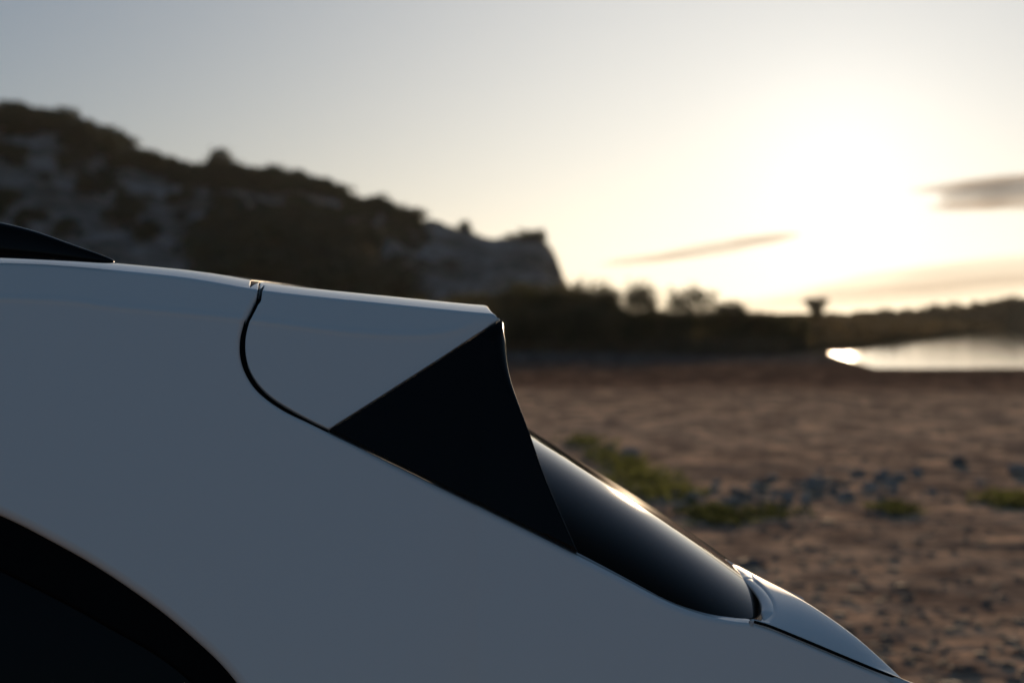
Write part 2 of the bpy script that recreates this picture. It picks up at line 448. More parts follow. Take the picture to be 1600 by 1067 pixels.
# black gloss blade on the flank of the spoiler
bd = trace(SIDE, [(783, 500.5), (700, 554.5), (600, 619), (517, 672)], diag[-1])
bb = spline(trace(SIDE, [(517, 672), (600, 713.5), (700, 762.5), (800, 811.5), (901, 861)], bd[-1]), 8)
bt = spline(trace(SIDE, [(903, 863), (880, 812), (850, 741), (828, 678), (808, 618), (799, 583), (795, 552), (793, 524), (786, 503)], bb[-1]), 8)
blade = np.vstack([resample(bd, .012, False), bb[1:-1], bt])
btop = bt[-1]; bbot = bt[0]
def roll_b(p):
    r = np.full(len(p), .0012)
    d, _ = seg_dist([bt], p)
    f = np.clip((p[:, 1] - bbot[1]) / (btop[1] - bbot[1]), 0, 1)
    d2, _ = seg_dist([np.vstack([bd, bd[-1:] + 1e-4])], p)
    return np.where(d < .03, .0026 + .018 * sstep(.45, .95, f) * sstep(0, .016, d2), r)
mirror(mk('spoiler_blade', M_GLOSS, SIDE, blade, us=us_fine, vs=np.sort(np.concatenate([vs_fine, vs_fine + .0009])), roll=roll_b, skirt=.02, off=.003, step=.004))

# dark seal behind the shut lines
def band(c, w):
    T = np.gradient(c, axis=0); T /= np.linalg.norm(T, axis=1)[:, None]; N = np.stack([-T[:, 1], T[:, 0]], 1)
    return np.vstack([c + N * w, (c - N * w)[::-1]])
gl = np.vstack([gap[3:], edge[1:4]])
roof_seal = np.array([(Xg + b_ + .004, t_) for b_, t_ in BOW[1:]] + [(Xg + .004, .02), (Xg + .003, .004)])
mk('seal', M_RUBBER, SIDE, band(resample(roof_seal, .01, False), .0055), us=np.array([9.]), vs=np.array([9.]), roll=.0005, skirt=.0, off=-.0010)
mk('seal', M_RUBBER, SIDE, band(resample(gl, .01, False), .012), us=np.array([9.]), vs=np.array([9.]), roll=.001, skirt=.0, off=-.011)
mk('seal', M_RUBBER, SIDE, band(resample(shut[3:], .01, False), .007), us=np.array([9.]), vs=np.array([9.]), roll=.001, skirt=.0, off=-.010)

# the painted ledge the panel folds into beside the rear window
lp = spline(trace(SIDE, edge_px + [(1180, 974.5)], (-.2, -.1)), 8); P0, _u1, _v1, n0 = frame_of(SIDE, lp)
LV, LF = [], []; rows_l = np.linspace(0, 1, 7)
f_ = sstep(lp[0][0], lp[0][0] + .06, lp[:, 0])
for a_ in rows_l:
    q = P0 - n0 * (.0022 + .0015 * (1 - a_)) ; q = q + np.stack([0 * f_, a_ * (.013 + .009 * f_), .085 * a_ * (.013 + .009 * f_) - .25 * np.maximum(a_ - .7, 0) ** 2 * .02], 1); LV.append(q)
LV = np.array(LV); nl_, nc_ = LV.shape[:2]
raw('edge_ledge', LV.reshape(-1, 3), [(i * nc_ + j, i * nc_ + j + 1, (i + 1) * nc_ + j + 1, (i + 1) * nc_ + j) for i in range(nl_ - 1) for j in range(nc_ - 1)], M_PAINT)
gl_px = [(x + 2.6, y - 3.2) for x, y in [(1176, 974)] + shut_px[1:]]
shade_line = spline(trace(SIDE, gl_px, (.27, -.3)), 8); mk('shut_line_shade', M_RUBBER, SIDE, band(shade_line, .0016), us=np.array([9.]), vs=np.array([9.]), roll=.0004, skirt=.006, off=.0004, step=.004)  # black strip added to stand in for the shade in the tailgate gap

# side window: gloss trim ring and glass
inn_px = [(-700, 770), (-400, 772), (-250, 790), (-100, 842), (0, 893), (90, 938), (170, 982), (240, 1022), (295, 1064), (330, 1105), (340, 1140), (320, 1165), (200, 1175), (-400, 1178)]
inn = trace(SIDE, inn_px, (-.6, -.3)); inn = spline(np.vstack([inn, inn[:1]]), 8)[:-1]
def clip_front(a, x):
    a = np.array([(max(p[0], x), p[1]) for p in a]); u = [a[0]]
    for p in a[1:]:
        if np.linalg.norm(p - u[-1]) > 1e-4: u.append(p)
    return np.array(u)
ctr = win_in.mean(0)
def grow(a, d):
    T = np.roll(a, -1, 0) - np.roll(a, 1, 0); T /= np.linalg.norm(T, axis=1)[:, None] + 1e-9
    N = np.stack([T[:, 1], -T[:, 0]], 1)
    if inside(a, (a + N * 1e-4)).mean() > .5: N = -N
    return a + N * d
inn_c = clip_front(inn, front_x + .10)
mirror(mk('window_trim', M_RUBBER, SIDE, grow(win_in, .006), [inn_c], us=us_fine, vs=vs_fine, roll=.006, skirt=.012, off=-.009))
mirror(mk('side_window', M_SIDE, SIDE, grow(inn_c, .004), us=us_fine, vs=vs_fine, roll=.002, skirt=.004, off=-.017))

# ---- rear window
GW, GH = .325, .122
cenp = np.array([(600, 545), (700, 601), (760, 636), (822, 674), (887, 714), (953, 756), (1019, 798), (1084, 841), (1150, 886), (1215, 933), (1290, 990)])
YG = D0 + .312
DG = YG + .02
_gX = (cenp[:, 0] - 800) / FPX * DG; _gZ = CAMZ - (cenp[:, 1] - HOR) / FPX * DG
Zg = smooth_interp(_gX, _gZ, 300, 31)
def GL(uv):
    X = uv[:, 0]; th = uv[:, 1] / GW
    bow = .03 * (1 - np.cos(th))                      # the ends of the pane sit further forward
    h = GH * (1 - .25 * sstep(.05, .3, X)); tn = np.minimum(th, 0); tp = np.maximum(uv[:, 1], 0)
    return np.stack([X - np.where(th < 0, bow, 0), YG + GW * np.sin(tn) + tp, Zg(X) - h * (1 - np.cos(tn)) - .05 * tp ** 2], 1)
ge = trace(GL, [(775, 800), (830, 826.5), (900, 861), (980, 901.5), (1040, 932), (1080, 947.5), (1120, 959), (1150, 965), (1174, 966)], (-.05, -.40))
gc = trace(GL, [(1186, 962), (1194, 952), (1197, 941), (1192, 926), (1182, 913)], ge[-1])
X2 = gc[-1][0] + .012
glass = np.vstack([[(ge[0][0], .60)], [(ge[0][0], ge[0][1] + .01)], spline(ge, 6), spline(gc, 6)[:], [(X2 + .004, gc[-1][1] + .07), (X2 + .012, gc[-1][1] + .2), (X2 + .012, .3), (X2, .60)]])
gus = np.arange(-.18, .5, .008); gvs = np.concatenate([np.arange(-.5, .1, .005), np.arange(.1, .7, .02)])
mk('rear_window', M_GLASS, GL, glass, us=gus, vs=gvs, roll=.002, skirt=.003, off=-.002)

# ---- tailgate
pair = [((1040, 934), (1085, 838), 3.16), ((1100, 958), (1150, 882), 3.12), ((1172, 972), (1203, 911), 3.03), ((1235, 995), (1262, 942), 2.97), ((1300, 1022), (1330, 989), 2.92),
        ((1360, 1047), (1385, 1037), 2.89), ((1420, 1071), (1434, 1084), 2.88), ((1480, 1098), (1478, 1132), 2.88)]
E_, K_ = [], []; gs = (.2, -.25)
for (e, k, D) in pair:
    gs = solve(SIDE, (e[0] + 4.5, e[1] - 5.5), gs); E_.append(SIDE(gs[None])[0]); K_.append(at(k[0], k[1], D))
for x, z in ((.535, .92), (.55, .8), (.56, .6), (.55, .4), (.53, .27)):
    E_.append(np.array([x - .02, D0 + .02, z])); K_.append(np.array([x + .02, 2.95, z]))
E_ = spline(np.array(E_), 10); K_ = spline(np.array(K_), 10)
sl = np.concatenate([[0], np.cumsum(np.linalg.norm(np.diff((E_ + K_) / 2, axis=0), axis=1))])
def ev(C, a):
    g = np.linspace(0, sl[-1], 400); h = g[1]; out = []
    for k in range(3):
        v = np.interp(g, sl, C[:, k]); kk = np.hanning(13); kk /= kk.sum(); v = np.convolve(np.pad(v, 6, mode='reflect', reflect_type='odd'), kk, 'valid')
        t = np.clip(a / h, 1, 396.9); i = np.floor(t).astype(int); t = t - i
        p, q, r, s = v[i - 1], v[i], v[i + 1], v[i + 2]
        out.append(((1 - t) ** 3 * p + (3 * t ** 3 - 6 * t ** 2 + 4) * q + (-3 * t ** 3 + 3 * t ** 2 + 3 * t + 1) * r + t ** 3 * s) / 6)
    return np.stack(out, 1)
QK = .28
def TG0(uv):
    a = uv[:, 0]; q = uv[:, 1]
    e = ev(E_, a); k = ev(K_, a)
    f = np.clip(q / QK, -.2, 1); ph = f * math.pi / 2
    yf = 1 - np.cos(ph) * 1.0; yf = np.where(f < 0, 0, yf) ; zf = np.sin(ph)
    yf = .72 * f + .28 * yf; zf = .35 * f + .65 * zf
    P = e + np.stack([(k - e)[:, 0] * (.5 * yf + .5 * zf), (k - e)[:, 1] * yf, (k - e)[:, 2] * zf], 1)
    r = np.maximum(q - QK, 0)
    P[:, 1] += r * 1.0; P[:, 2] -= .02 * r + .12 * r * r
    P[:, 0] += -.02 * r
    return P
RINGP = None
def TG(uv):
    P = TG0(uv)
    if RINGP is not None:
        d, _ = seg_dist([RINGP], uv); w = .019; k = w - d
        P = P.copy(); P[:, 2] -= .50 * .5 * (k + np.sqrt(k * k + .0022 ** 2)) * sstep(0, .022, uv[:, 1]); P[:, 0] += 0
    return P
tg_near = np.array([(a, .001) for a in np.linspace(.115, sl[-1] - .002, 60)])
rc = trace(TG, [(1168, 970), (1180, 964), (1189, 954), (1192, 941), (1188, 926), (1178, 911), (1163, 896)], (.1, .02))
rc[:, 1] = np.maximum(rc[:, 1], .002)
tg = np.vstack([spline(rc, 6)[::-1], [(rc[0][0] + .004, .001)], [p for p in tg_near if p[0] > rc[0][0] + .01], [(sl[-1] - .002, .9)], [(rc[-1][0] - .02, .9), (rc[-1][0] - .02, .4)]])
rc[:, 1] = np.maximum(rc[:, 1], .002); RING = spline(rc, 6)
RINGP = np.vstack([RING, [(rc[-1][0] - .01, rc[-1][1] + .1), (rc[-1][0] - .012, .4), (rc[-1][0] - .012, .4001)], RING[::-1] + 1e-6])
def roll_t(p):
    r = np.full(len(p), .003); d, _ = seg_dist([np.vstack([RING, [(rc[-1][0] - .02, .4)]])], p)
    f = np.clip((p[:, 1] - .01) / .05, 0, 1)
    return np.where(d < .03, .003, r)
o = mk('tailgate', M_PAINT, TG, tg, us=np.concatenate([np.arange(0, .30, .0035), np.arange(.30, .45, .008), np.arange(.45, sl[-1], .04)]), vs=np.concatenate([np.arange(0, .2, .004), np.arange(.2, .4, .01), np.arange(.4, .95, .05)]), roll=roll_t, skirt=.006)

# rounded painted lip round the lower corner of the rear window
lipq = np.vstack([RING[10:] + [.009, .002], [(rc[-1][0] + .004, rc[-1][1] + .06), (rc[-1][0] - .002, rc[-1][1] + .14)]]); lipP = spline(TG(spline(lipq, 2)), 2)
LV, LF = [], []; T_ = np.gradient(lipP, axis=0); T_ /= np.linalg.norm(T_, axis=1)[:, None]
for p, t3, f3 in zip(lipP, T_, np.minimum(np.linspace(0, 6, len(lipP)), 1)):
    up = np.array([.25, -.1, .96]); up -= up.dot(t3) * t3; up /= np.linalg.norm(up); sd3 = np.cross(t3, up)
    for k in range(14):
        a3 = 2 * math.pi * k / 14; LV.append(p - up * .0020 + (up * math.sin(a3) * .0052 + sd3 * math.cos(a3) * .0095) * (.35 + .65 * f3))
for i in range(len(lipP) - 1):
    for k in range(14): LF.append((i * 14 + k, (i + 1) * 14 + k, (i + 1) * 14 + (k + 1) % 14, i * 14 + (k + 1) % 14))
raw('window_lip', LV, LF, M_PAINT)

# ---- roof rail
rl = np.array([(-1500, 300, 396), (-900, 296, 392), (-300, 308, 396), (-130, 325, 400), (0, 347.5, 404), (60, 362, 406.5), (120, 383, 409.5), (160, 397, 412), (180, 405, 412.5), (186, 408.6, 411)])
V, F = [], []; NS = 20
cl = spline(rl, 8)
for p in cl:
    X = (p[0] - 800) / FPX * (D0 + .045); zt = CAMZ - (p[1] - HOR) / FPX * (D0 + .045); zb = CAMZ - (p[2] - HOR) / FPX * (D0 + .045)
    yb = SIDE(np.array([[X, 0.]]))[0][1] + .003; h = zt - zb; wd = .005 + .5 * h
    for k in range(NS):
        a = 2 * math.pi * k / NS; ca, sa = math.cos(a), math.sin(a)
        V.append((X, yb + wd * (.5 - .5 * (abs(ca) ** .7) * (1 if ca > 0 else -1)) + .10 * h * (sa + 1), (zt + zb) / 2 + h / 2 * (abs(sa) ** .75) * (1 if sa > 0 else -1)))
n = len(cl)
for i in range(n - 1):
    for k in range(NS):
        F.append((i * NS + k, (i + 1) * NS + k, (i + 1) * NS + (k + 1) % NS, i * NS + (k + 1) % NS))
F.append(tuple(range(NS - 1, -1, -1))); F.append(tuple((n - 1) * NS + k for k in range(NS)))
mirror(raw('roof_rail', V, F, M_GLOSS)).location += Vector((.085, 0, -.036))

# ---- underbody and wheels
V = []
for x in (-3.6, .42):
    for y in (D0 + .06, 2 * YC - D0 - .06):
        for z in (.24, .60): V.append((x, y, z))
raw('underbody', V, [(0, 1, 3, 2), (4, 6, 7, 5), (0, 4, 5, 1), (2, 3, 7, 6), (0, 2, 6, 4), (1, 5, 7, 3)], M_INNER, False)
def lathe(prof, ns=40):
    V, F = [], []
    for (r, y) in prof:
        for k in range(ns):
            a = 2 * math.pi * k / ns; V.append((r * math.cos(a), y, r * math.sin(a)))
    for i in range(len(prof) - 1):
        for k in range(ns): F.append((i * ns + k, i * ns + (k + 1) % ns, (i + 1) * ns + (k + 1) % ns, (i + 1) * ns + k))
    return V, F
tv = lathe([(.24, -.10), (.27, -.115), (.32, -.115), (.35, -.10), (.36, -.06), (.36, .06), (.35, .1), (.32, .115), (.25, .115), (.24, .1), (.24, -.1)])
tm = mesh('wheel', *tv, M_TYRE)
rv, rf_ = lathe([(.05, -.06), (.07, -.05), (.07, .0)], 16)
b0 = len(rv); lv, lf = lathe([(.245, -.10), (.225, -.09), (.215, .05), (.24, .09)]); rf_ += [tuple(i + b0 for i in f) for f in lf]; rv += lv
for s in range(5):
    a = 2 * math.pi * s / 5; b0 = len(rv)
    for r, w, y in ((.04, .03, -.055), (.22, .022, -.08)):
        for dw_, dy in ((-w, 0), (w, 0), (w, .03), (-w, .03)):
            rv.append((r * math.cos(a) - dw_ * math.sin(a), y + dy, r * math.sin(a) + dw_ * math.cos(a)))
    rf_ += [(b0 + i, b0 + (i + 1) % 4, b0 + 4 + (i + 1) % 4, b0 + 4 + i) for i in range(4)]
rm = mesh('rim', rv, rf_, M_RIM)
for x in (WX, WX2):
    for sgn, y in ((1, D0 + .06), (-1, 2 * YC - D0 - .06)):
        w = link('wheel', tm, CAR); w.location = Vector((x, y, .36)) - CAR.location; w.scale = (1, sgn, 1)
        r_ = link('rim', rm, w)

# ================================================================== the place
rng = np.random.default_rng(7)
def npmesh(name, V, F, m=None, smooth=True):
    me = bpy.data.meshes.new(name); V = np.asarray(V, np.float32); F = np.asarray(F, np.int32); k = F.shape[1]
    me.vertices.add(len(V)); me.vertices.foreach_set('co', V.ravel())
    me.loops.add(F.size); me.loops.foreach_set('vertex_index', F.ravel())
    me.polygons.add(len(F)); me.polygons.foreach_set('loop_start', np.arange(0, F.size, k, dtype=np.int32))
    me.polygons.foreach_set('loop_total', np.full(len(F), k, np.int32))
    me.polygons.foreach_set('use_smooth', np.full(len(F), smooth))
    if m: me.materials.append(m)
    me.update(calc_edges=True); return me
def grid_faces(nr, nc, close=False):
    i = np.arange(nr - 1)[:, None]; j = np.arange(nc if close else nc - 1)[None]; j2 = (j + 1) % nc
    return np.stack([i * nc + j, i * nc + j2, (i + 1) * nc + j2, (i + 1) * nc + j], -1).reshape(-1, 4)

SA, SB = np.array([12.2, 105.0]), np.array([62.0, 304.0])
sd = (SB - SA) / np.linalg.norm(SB - SA); sn = np.array([sd[1], -sd[0]])
def shore(x, y):
    """metres on the water side of the far bank's foot (negative: on the bank)"""
    s = np.minimum((x - SA[0]) * sn[0] + (y - SA[1]) * sn[1], 315 + .1 * x - y)
    return s
def ground_z(x, y):
    r = np.hypot(x, y)
    s = shore(x, y); yn = y - 72.5 - 1.2 * np.sin(x * .11) - .5 * np.sin(x * .31 + 1)
    beyond = np.where(x < SA[0] + 4, np.minimum(-s * 1.02 + 0, y - 107 + 1.5 * vnoise(x * .08, y * .02, 5)), -s)
    beyond = np.where(y > 60, beyond, -50)
    inlet = sstep(0, 7, np.minimum(np.minimum(s, yn), (x - 11.2 - .085 * (y - 83)) * 1.4)) * (y > 60)
    z = -.9 * inlet
    z = z - .10 * sstep(-14, 0, yn) * (y < 110) * sstep(-9, -2, s)
    z = z + (1.15 + .35 * vnoise(x * .06, y * .05, 3)) * sstep(0, 26, beyond)
    px = 800 + FPX * x / np.maximum(y, 1)
    row = np.interp(px, [-3000, 900, 1230, 1300, 1400, 1500, 1600, 2000, 2800], [498, 498, 496.5, 492.5, 487, 478, 467, 430, 415])
    far = CAMZ + np.maximum(y, 1) * (HOR - row) / FPX
    z = z + (np.clip(far - 1.2, -.2, 40)) * sstep(150, 380, y) * (y > 0) * sstep(0, 60, beyond)
    near = np.exp(-np.maximum(r - 45, 0) / 40)
    z = z + .022 * near * fbm(x * .35, y * .25, 11, 3) * sstep(3, 9, r)
    cl = fbm(x * 3.2, y * 2.2, 23, 4)
    z = z + .014 * near * cl * (.5 + .9 * sstep(-.2, .4, fbm(x * .4, y * .4, 31, 2))) * (1 - .8 * inlet)
    z = z + .005 * near * np.abs(fbm(x * 9, y * 7, 41, 2))
    z = z + .25 * sstep(20, 60, beyond) * fbm(x * .25, y * .12, 51, 3) * (r < 900)
    z = z + .25 * (sstep(2, 10, -yn) * sstep(22, 8, -yn)) * (fbm(x * .12, y * .3, 57, 3)) * (y > 30)
    return z
az = np.concatenate([np.arange(-180, -20, 4.), np.arange(-20, -14.5, .5), np.arange(-14.5, 14.5, .062), np.arange(14.5, 20, .5), np.arange(20, 180, 4.)])
rows = np.arange(1090, 498.6, -.85); rr = CAMZ * FPX / (rows - HOR)
rr = np.concatenate([[.02, 1, 2, 3.5, 5, 6.5, 8], rr]); rr = rr[rr < 1500]
A, RR = np.meshgrid(np.radians(az), rr); X, Y = RR * np.sin(A), RR * np.cos(A)
Z = ground_z(X, Y)

M_GROUND, t_, b_ = mat('sandy_ground', (.15, .11, .085), .95)
b_.inputs['Specular IOR Level'].default_value = .0
co = objco(t_); sx = t_.nodes.new('ShaderNodeSeparateXYZ'); t_.links.new(co, sx.inputs[0])
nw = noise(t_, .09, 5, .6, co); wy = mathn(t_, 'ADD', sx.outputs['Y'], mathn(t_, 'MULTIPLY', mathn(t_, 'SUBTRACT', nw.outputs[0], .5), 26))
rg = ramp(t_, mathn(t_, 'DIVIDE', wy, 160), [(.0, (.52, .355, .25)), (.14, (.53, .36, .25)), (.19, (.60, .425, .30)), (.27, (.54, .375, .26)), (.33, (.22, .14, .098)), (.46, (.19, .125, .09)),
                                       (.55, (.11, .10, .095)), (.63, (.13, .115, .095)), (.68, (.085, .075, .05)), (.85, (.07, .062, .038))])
na = noise(t_, 2.0, 8, .66, co); nb = noise(t_, 7, 6, .7, co)
c1 = mixc(t_, 1.0, rg.outputs[0], ramp(t_, na.outputs[0], [(.36, (.60, .59, .59)), (.5, (.98, .97, .96)), (.62, (1.6, 1.52, 1.38))]).outputs[0], 'MULTIPLY')  # sand mottling; its warm bright end puts low-sun highlights into the colour
c2 = mixc(t_, 1.0, c1, ramp(t_, nb.outputs[0], [(.32, (.55, .55, .57)), (.5, (1, 1, 1)), (.7, (1.35, 1.3, 1.22))]).outputs[0], 'MULTIPLY')
mpg = t_.nodes.new('ShaderNodeMapping'); mpg.inputs['Scale'].default_value = (1.5, .42, 1); t_.links.new(co, mpg.inputs[0])
nc = noise(t_, 1.25, 5, .6, mpg.outputs[0]); c2 = mixc(t_, 1.0, c2, ramp(t_, nc.outputs[0], [(.38, (.66, .66, .67)), (.5, (.98, .98, .97)), (.61, (1.48, 1.42, 1.32))]).outputs[0], 'MULTIPLY')  # long patches paint the sunlit tops of bumps into the sand colour
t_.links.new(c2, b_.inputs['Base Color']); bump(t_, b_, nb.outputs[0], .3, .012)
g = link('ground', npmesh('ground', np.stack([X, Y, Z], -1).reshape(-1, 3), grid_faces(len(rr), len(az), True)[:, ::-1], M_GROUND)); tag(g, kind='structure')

# water of the inlet
M_WATER, t_, b_ = mat('inlet_water', (.02, .028, .03), .03)
b_.inputs['IOR'].default_value = 1.33
co = objco(t_); mp = t_.nodes.new('ShaderNodeMapping'); mp.inputs['Scale'].default_value = (1.2, 3.2, 1); t_.links.new(co, mp.inputs[0])
nn_ = noise(t_, 1.3, 4, .6, mp.outputs[0]); bump(t_, b_, nn_.outputs[0], .5, .0035)
w = link('water', mesh('water', [(2, 66, -.16), (420, 66, -.16), (420, 600, -.16), (2, 600, -.16)], [(0, 1, 2, 3)], M_WATER, False)); tag(w, kind='structure')

# ---- the rocky hill
M_ROCK, t_, b_ = mat('pale_limestone', (.3, .27, .25), .95)
b_.inputs['Specular IOR Level'].default_value = .1
co = objco(t_); na = noise(t_, .16, 10, .74, co); nb = noise(t_, .8, 6, .7, co)
c1 = ramp(t_, na.outputs[0], [(.36, (.05, .048, .03)), (.47, (.22, .185, .15)), (.6, (.46, .385, .33)), (.8, (.56, .48, .42))])
c2 = mixc(t_, 1.0, c1.outputs[0], ramp(t_, nb.outputs[0], [(.3, (.5, .5, .5)), (.6, (1.2, 1.2, 1.2))]).outputs[0], 'MULTIPLY')
t_.links.new(c2, b_.inputs['Base Color']); bump(t_, b_, nb.outputs[0], .7, .5)
sky_line = np.array([(-2600, -40), (-1600, 0), (-900, 60), (-400, 130), (0, 190), (50, 193), (100, 203), (200, 250), (262, 278), (300, 284), (345, 282), (400, 296), (440, 304), (480, 312), (520, 320), (560, 334), (600, 350), (650, 366), (700, 378), (740, 388), (790, 391), (835, 392), (852, 402), (865, 422), (876, 441), (890, 466), (905, 500), (940, 540)])
hx = np.concatenate([np.arange(-2600, -250, 50.), np.arange(-250, 941, 5.)])
hv = np.concatenate([np.linspace(0, 1, 80), 1 + np.linspace(.03, 1, 14)])
PX, VV = np.meshgrid(hx, hv)
def hill_pt(px, v):
    row = np.interp(px, sky_line[:, 0], sky_line[:, 1])
    k = np.hanning(5)
    y = 150 + 110 * np.minimum(v, 1) + 140 * np.maximum(v - 1, 0) - 25 * sstep(500, 860, px) * np.minimum(v, 1)
    ridge_y = 260 - 25 * sstep(500, 860, px)
    zr = CAMZ + ridge_y * (HOR - row) / FPX
    pr = np.minimum(v, 1); step = pr ** .85 + .045 * np.sin(pr * 15 + px * .012) * (1 - pr) * pr * 4
    # the bluff at the right end is steeper
    st2 = sstep(.25, .8, pr); st2 = .25 * pr + .75 * st2
    f = sstep(560, 700, px); step = step * (1 - f) + st2 * f
    z = .8 + (zr - .8) * step
    z = z - np.maximum(v - 1, 0) ** 2 * (8 + zr * .5)
    x = (px - 800) / FPX * y
    am = np.minimum(pr * 6, 1) * (.35 + 1.0 * (1 - sstep(.85, 1, pr)))
    z = z + am * (1.5 * fbm(x * .09, y * .09, 61, 3) + .9 * np.abs(fbm(x * .35, y * .35, 67, 3)))
    y = y + am * 5.5 * fbm(x * .11 + z * .04, z * .22, 71, 4)
    x = x + am * 1.5 * fbm(y * .2, z * .3, 77, 2)
    return x, y, z
hX, hY, hZ = hill_pt(PX, VV)
h = link('hillside', npmesh('hillside', np.stack([hX, hY, hZ], -1).reshape(-1, 3), grid_faces(len(hv), len(hx)), M_ROCK)); tag(h, kind='structure')

# ---- vegetation
def leafmat(name, a, b, tr=.25):
    m, t_, bs = mat(name, a, .75)
    bs.inputs['Specular IOR Level'].default_value = .2
    n = noise(t_, 1.4, 3, .6, objco(t_)); oi = t_.nodes.new('ShaderNodeObjectInfo')
    f = mathn(t_, 'ADD', mathn(t_, 'MULTIPLY', n.outputs[0], .8), mathn(t_, 'MULTIPLY', oi.outputs['Random'], .4))
    r = ramp(t_, f, [(.3, a), (.8, b)]); t_.links.new(r.outputs[0], bs.inputs['Base Color'])
    tl = t_.nodes.new('ShaderNodeBsdfTranslucent'); t_.links.new(r.outputs[0], tl.inputs[0])
    mx = t_.nodes.new('ShaderNodeMixShader'); mx.inputs[0].default_value = tr
    t_.links.new(bs.outputs[0], mx.inputs[1]); t_.links.new(tl.outputs[0], mx.inputs[2])
    t_.links.new(mx.outputs[0], t_.nodes['Material Output'].inputs[0]); return m
M_MAQUIS = leafmat('dark_scrub_leaves', (.028, .038, .02), (.06, .075, .038), .08)
M_BUSH = leafmat('olive_bush_leaves', (.05, .056, .026), (.11, .10, .05), .35)
M_SCRUB = leafmat('dry_scrub_leaves', (.05, .045, .025), (.12, .095, .05), .3)
M_GRASS = leafmat('green_weed_leaves', (.05, .06, .02), (.12, .13, .04), .4)
M_BARK, t_, b_ = mat('brown_bark', (.06, .045, .035), .9)
n_ = noise(t_, 9, 5, .6, objco(t_)); bump(t_, b_, n_.outputs[0], .6, .02)
def leaves(lobes, n, size, seed, fill=.55):
    """n leaf quads spread through a list of lobes (cx,cy,cz,rx,ry,rz)"""
    g = np.random.default_rng(seed); L = np.array(lobes, float); wgt = L[:, 3] * L[:, 4] + L[:, 5] * L[:, 3]; wgt /= wgt.sum()
    k = g.choice(len(L), n, p=wgt); d = g.normal(size=(n, 3)); d /= np.linalg.norm(d, axis=1)[:, None]
    r = (fill + (1 - fill) * g.random(n) ** .6) * (1 + .18 * g.normal(size=n)); P = L[k, :3] + d * r[:, None] * L[k, 3:]
    a = g.normal(size=(n, 3)); a /= np.linalg.norm(a, axis=1)[:, None]; b = np.cross(a, d + .4 * g.normal(size=(n, 3))); b /= np.linalg.norm(b, axis=1)[:, None] + 1e-9
    s = size * (.6 + .8 * g.random(n))[:, None]
    q = np.stack([P - a * s, P + b * s * .55, P + a * s, P - b * s * .55], 1).reshape(-1, 3)
    return q, np.arange(4 * n).reshape(-1, 4)
def tube(path, r0, r1, ns=7):
    V, F = [], []; P = np.array(path, float)
    for i, p in enumerate(P):
        r = r0 + (r1 - r0) * i / (len(P) - 1)
        for k in range(ns):
            a = 2 * math.pi * k / ns; V.append((p[0] + r * math.cos(a), p[1] + r * math.sin(a), p[2]))
    for i in range(len(P) - 1):
        for k in range(ns): F.append((i * ns + k, i * ns + (k + 1) % ns, (i + 1) * ns + (k + 1) % ns, (i + 1) * ns + k))
    return V, F
def lobes_for(seed, w, h, n=7, base=.25):
    g = np.random.default_rng(seed); out = []
    for i in range(n):
        a = g.random() * 6.28; q = g.random() ** .5 * .72 * w / 2; hz = base * h + (1 - base) * h * (.10 + .70 * g.random()) * (1 - .22 * (q / (w / 2)) ** 2)
        s = .30 + .22 * g.random()
        out.append((q * math.cos(a), q * math.sin(a), hz, s * w * .62, s * w * .62, s * h * .62))
    return out
# far scrub trees on the hill: a few kinds sharing mesh data
HB = [npmesh('hill_shrub', *leaves(lobes_for(100 + i, 1.0, 1.0, 6, .1), 420, .075, 200 + i, .3), M_MAQUIS, False) for i in range(6)]
nshrub = 0
def hill_shrub(px, v, w, hgt, lab, group=None, name='hill_shrub', cat='shrub'):
    global nshrub
    x, y, z = hill_pt(np.array([px], float), np.array([v], float))
    o = link(name, HB[nshrub % 6], None, (float(x[0]), float(y[0]), float(z[0]) - .12 * hgt)); nshrub += 1
    o.scale = (w, w, hgt); o.rotation_euler = (0, 0, nshrub * 2.4)
    tag(o, lab, cat, group); return o
G_R, G_S, G_F = 'shrubs along the ridge of the hill', 'shrubs scattered on the rocky slope', 'dense shrubs at the foot of the hill'
for px in np.arange(-240, 800, 13.5):
    px = px + rng.uniform(-6, 6)
    if 745 < px < 792: continue
    s = rng.uniform(1.4, 3.0) * (1 - .35 * (px > 600))
    hill_shrub(px, rng.uniform(.94, 1.0), s * 1.5, s, 'dark evergreen shrub in the row along the ridge of the hill', G_R)
for i in range(88):
    px = rng.uniform(-240, 640); v = rng.uniform(.80, .97); s = rng.uniform(1.8, 3.0)
    hill_shrub(px, v, s * 1.8, s, 'dark evergreen shrub in the row along the ridge of the hill', G_R)
for i in range(110):
    px = rng.uniform(-240, 700); v = rng.uniform(.3, .8)
    if px > 560 and v < .6: v += .3
    s = rng.uniform(.8, 2.3)
    hill_shrub(px, v, s * 1.7, s, 'dark shrub growing among pale rocks on the hillside', G_S)
for i in range(95):
    px = rng.triangular(320, 480, 650); v = rng.uniform(.08, .52 - .25 * abs(px - 480) / 170); s = rng.uniform(2.0, 3.6)
    hill_shrub(px, v, s * 1.8, s, 'dark shrub in the dense thicket at the foot of the hill', G_F)
for i in range(26):
    px = rng.uniform(640, 860); v = rng.uniform(.02, .3); s = rng.uniform(1.2, 2.0)
    hill_shrub(px, v, s * 1.7, s, 'small shrub at the foot of the pale rock bluff', 'shrubs below the rock bluff')

